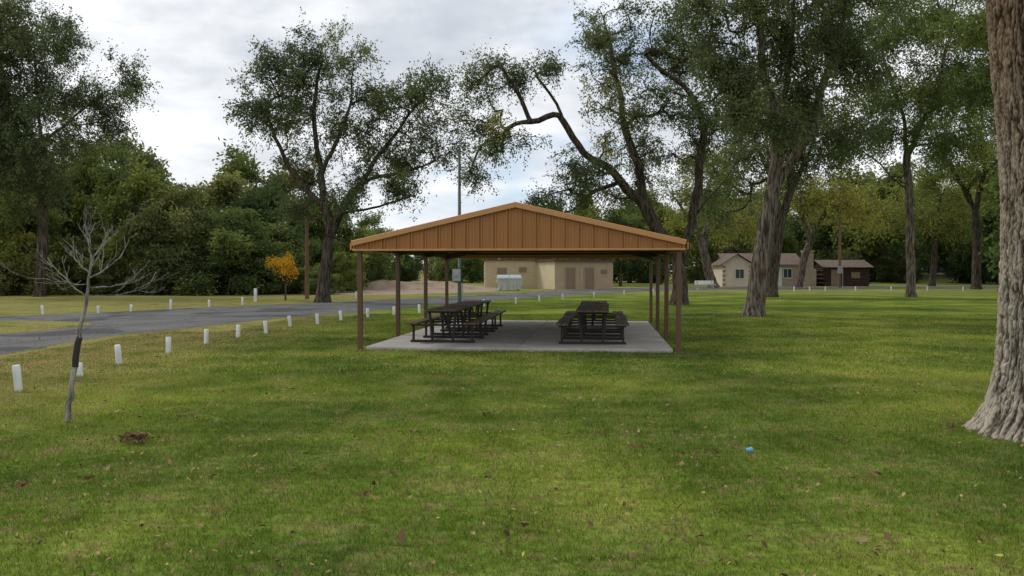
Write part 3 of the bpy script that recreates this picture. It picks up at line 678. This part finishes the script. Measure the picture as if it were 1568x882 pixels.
# ---------------- house ----------------
m_cream=simple('cream_stucco',(.70,.60,.47),.85,.08,2); m_shing=simple('shingle_brown_grey',(.15,.11,.09),.9,.3,4,.4); m_glass=simple('window_dark',(.04,.05,.06),.15,.2,3)
he=empty('stone_house',(24,97,0),0)
def gable(nm,x0,x1,y0,y1,zb,zt_,axis,mat,par,wall):
    if axis=='x':
        ym=(y0+y1)/2; o=.4
        poly(nm,[(x0-o,y0-o,zb-.08),(x1+o,y0-o,zb-.08),(x1+o,ym,zt_),(x0-o,ym,zt_),(x0-o,y1+o,zb-.08),(x1+o,y1+o,zb-.08)],[(0,1,2,3),(3,2,5,4)],mat,par)
        poly(nm+'_gable_wall',[(x0,y0,zb),(x0,y1,zb),(x0,ym,zt_-.1),(x1,y0,zb),(x1,y1,zb),(x1,ym,zt_-.1)],[(0,1,2),(3,5,4)],wall,par)
    else:
        xm=(x0+x1)/2; o=.4
        poly(nm,[(x0-o,y0-o,zb-.15),(xm,y0-o,zt_),(xm,y1,zt_),(x0-o,y1,zb-.15),(x1+o,y0-o,zb-.15),(x1+o,y1,zb-.15)],[(0,1,2,3),(1,4,5,2)],mat,par)
        poly(nm+'_gable_wall',[(x0,y0,zb),(x1,y0,zb),(xm,y0,zt_-.12)],[(0,1,2)],wall,par)
boxes('wing_walls',[((1.6,3,1.3),(3.3,6,2.6))],[m_cream],he,bev=0)
boxes('quoins',[((q,-.03,.25+k*.5),(.34,.06,.24)) for q in(.12,3.1) for k in range(5)],[simple('quoin_rose',(.40,.22,.16),.9,.2,3)],he)
boxes('main_walls',[((6.4,5.2,1.3),(6.3,6.4,2.6))],[m_stone],he,bev=0)
gable('wing_roof',-.05,3.25,0,5,2.6,3.75,'y',m_shing,he,m_cream)
gable('main_roof',1.0,9.6,2.0,8.4,2.6,3.9,'x',m_shing,he,m_stone)
boxes('windows',[((1.9,-.03,1.45),(.9,.05,1.0)),((4.2,1.97,1.5),(.9,.05,1.0)),((8.0,1.97,1.5),(.9,.05,1.0))],[m_glass],he)
fr=[]
for (x,y,z) in((1.9,-.05,1.45),(4.2,1.95,1.5),(8.0,1.95,1.5)):
    fr+=[((x,y,z+.54),(1.1,.06,.08)),((x,y,z-.54),(1.1,.08,.08)),((x-.5,y,z),(.07,.06,1.0)),((x+.5,y,z),(.07,.06,1.0)),((x,y,z),(.04,.06,1.0))]
boxes('window_frames',fr+[((6.3,1.94,1.05),(.08,.08,2.1)),((7.3,1.94,1.05),(.08,.08,2.1)),((6.8,1.94,2.13),(1.1,.08,.08)),((6.8,1.96,1.04),(.92,.05,2.05))],[m_white],he)
boxes('chimney',[((10.4,2.3,1.0),(1.7,1.2,2.0)),((10.4,2.3,2.9),(1.1,1.0,2.2)),((10.4,2.3,4.05),(1.25,1.15,.14))],[m_stone],he,bev=.03)
m_log=simple('log_dark',(.06,.035,.025),.8,.3,4,.2,0,.2)
ce=empty('log_cabin',(36.3,99,0),0)
boxes('log_walls',[((2.6,2.5,.13+k*.24),(5.2+(.3 if k%2 else 0),5,.235)) for k in range(9)],[m_log],ce,bev=.06)
gable('roof',0,5.2,0,5,2.3,3.1,'x',m_shing,ce,m_log)
boxes('door_and_window',[((1.2,-.03,1.0),(.9,.05,1.9)),((3.6,-.03,1.3),(1.0,.05,.7))],[m_door],ce)
m_brick=simple('brick_red',(.30,.09,.06),.9,.15,3)
x=(1492-784)/F*165; re=empty('brick_house',(x,165,gz(x,165)),0)
boxes('walls',[((0,3,1.8),(7,7,3.6))],[m_brick],re,bev=0); gable('roof',-3.5,3.5,-.5,6.5,3.6,4.9,'x',m_shing,re,m_brick)
boxes('windows',[((-2,-.54,1.7),(1.1,.06,1.2)),((2,-.54,1.7),(1.1,.06,1.2)),((0,-.54,1.1),(1,.06,2.1))],[m_white],re)
m_tyre=simple('tyre',(.02,.02,.02),.8)
def car(name,x,y,rot,col,van=False):
    e=empty(name,(x,y,gz(x,y)+.05),rot); pm=simple(name+'_paint',col,.3,.03,2,0,0,.6); hw=.88
    H2=1.85 if van else 1.45
    prof=[(-2.3,.35),(2.3,.35),(2.35,.75),(1.35 if not van else 1.9,.95),(-2.25,1.0),(-2.35,.6)]
    def ext(nm,pr,w,mat,tw=1):
        n=len(pr); v=[(a,-w,b_) for a,b_ in pr]+[(a,w,b_) for a,b_ in pr]
        poly(nm,v,[tuple(range(n)),tuple(range(2*n-1,n-1,-1))]+[(i,(i+1)%n,n+(i+1)%n,n+i) for i in range(n)],mat,e)
    ext('body',prof,hw,pm); cab=[(-2.0,.98),(1.3 if not van else 1.7,.94),(.5 if not van else 1.0,H2-.06),(-1.6,H2-.06)]
    ext('glasshouse',cab,hw-.08,m_glass); ext('roof',[(-1.62,H2-.07),(.52 if not van else 1.02,H2-.07),(.4 if not van else .9,H2),(-1.5,H2)],hw-.1,pm)
    boxes('pillars',[((q,s*(hw-.07),(H2+.95)/2),(.08,.03,H2-.98)) for q in(-1.7,-.6,.4) for s in(-1,1)],[pm],e)
    mb=MB()
    for q in(-1.45,1.45):
        for s in(-1,1): tube(mb,[(q,s*(hw-.16),.33),(q,s*(hw+.02),.33)],.33,16,0,True)
    mb.obj('wheels',[m_tyre],e)
car('parked_van',(1440-784)/F*150,150,.3,(.10,.14,.30),True); car('parked_car',(1402-784)/F*153,153,0,(.65,.66,.68)); car('parked_car.001',(1545-784)/F*152,152,3.1,(.5,.5,.52))
bx,by=G(1080,443.5); bn=empty('park_bench',(bx,by,0),.15)
boxes('seat',[((0,(k-1)*.15,.45),(1.9,.13,.05)) for k in range(3)],[m_white],bn)
boxes('backrest',[((0,.28+k*.03,.62+k*.16),(1.9,.05,.14),0,RX(-.15)) for k in range(2)],[m_white],bn)
boxes('legs',[((s*.7,0,.22),(.12,.42,.43)) for s in(-1,1)]+[((s*.7,.27,.6),(.08,.06,.55)) for s in(-1,1)],[m_conc],bn)
x,y=G(1148,697); mb=MB(); tube(mb,[(-.03,0,.04),(.0,0,.04),(.03,.01,.045)],[.018,.024,.026],12,0,True)
o=mb.obj('crumpled_blue_cup',[simple('cup_blue',(.15,.38,.55),.4,.3,30)]); o.location=(x,y,0)

# ---------------- light ----------------
el=math.radians(48); az=math.radians(-60)
w=bpy.data.worlds.new('World'); scn.world=w; w.use_nodes=True; nt=w.node_tree
for n in list(nt.nodes): nt.nodes.remove(n)
out=nt.nodes.new('ShaderNodeOutputWorld'); bg=nt.nodes.new('ShaderNodeBackground'); bg.inputs[1].default_value=.11
sk=nt.nodes.new('ShaderNodeTexSky'); sk.sky_type='NISHITA'; sk.sun_disc=False; sk.sun_elevation=el; sk.sun_rotation=az
tc=nt.nodes.new('ShaderNodeTexCoord'); sx=nt.nodes.new('ShaderNodeSeparateXYZ'); nt.links.new(tc.outputs['Generated'],sx.inputs[0])
den=math_(nt,'ADD',math_(nt,'MAXIMUM',sx.outputs[2],0),.22)
cx=nt.nodes.new('ShaderNodeCombineXYZ'); nt.links.new(math_(nt,'DIVIDE',sx.outputs[0],den),cx.inputs[0]); nt.links.new(math_(nt,'DIVIDE',sx.outputs[1],den),cx.inputs[1])
n1=noise(nt,cx.outputs[0],1.5,5,.58)
cl=ramp(nt,[(.32,(4.8,5.2,5.8)),(.46,(6.3,6.7,7.3)),(.58,(8.9,9.1,9.4)),(.72,(12.5,12.5,12.5))],n1.outputs[0]).outputs[0]
hz=N(nt,'ShaderNodeMapRange'); nt.links.new(sx.outputs[2],hz.inputs[0]); hz.inputs[1].default_value=.24; hz.inputs[2].default_value=.03
cl=mix(nt,math_(nt,'MULTIPLY',hz.outputs[0],.65),cl,(10.0,10.1,10.3))
mp=nt.nodes.new('ShaderNodeMapping'); mp.inputs['Location'].default_value=(3.3,1.2,0); nt.links.new(cx.outputs[0],mp.inputs[0])
n3=noise(nt,mp.outputs[0],1.0,4,.55)
gap=ramp(nt,[(.57,0),(.69,.8)],n3.outputs[0]).outputs[0]
skb=mix(nt,.5,sk.outputs[0],(5.0,7.0,9.8))
fin=mix(nt,gap,cl,skb); nt.links.new(fin,bg.inputs[0]); nt.links.new(bg.outputs[0],out.inputs[0])
sl_=bpy.data.lights.new('sun','SUN'); sl_.energy=1.5; sl_.angle=math.radians(14); sl_.color=(1,.95,.88)
so=bpy.data.objects.new('sun',sl_); C.objects.link(so)
dirv=Vector((math.sin(az)*math.cos(el),math.cos(az)*math.cos(el),math.sin(el)))
so.rotation_euler=dirv.to_track_quat('Z','Y').to_euler(); so.location=(0,0,30)
# ---------------- camera ----------------
cd=bpy.data.cameras.new('camera'); cam=bpy.data.objects.new('camera',cd); C.objects.link(cam); scn.camera=cam
cd.sensor_width=36; cd.lens=F/1568*36; cd.clip_end=5000; cam.location=(0,0,CH)
cam.rotation_euler=(math.radians(90)-math.atan((441-HZ)/F),0,0)
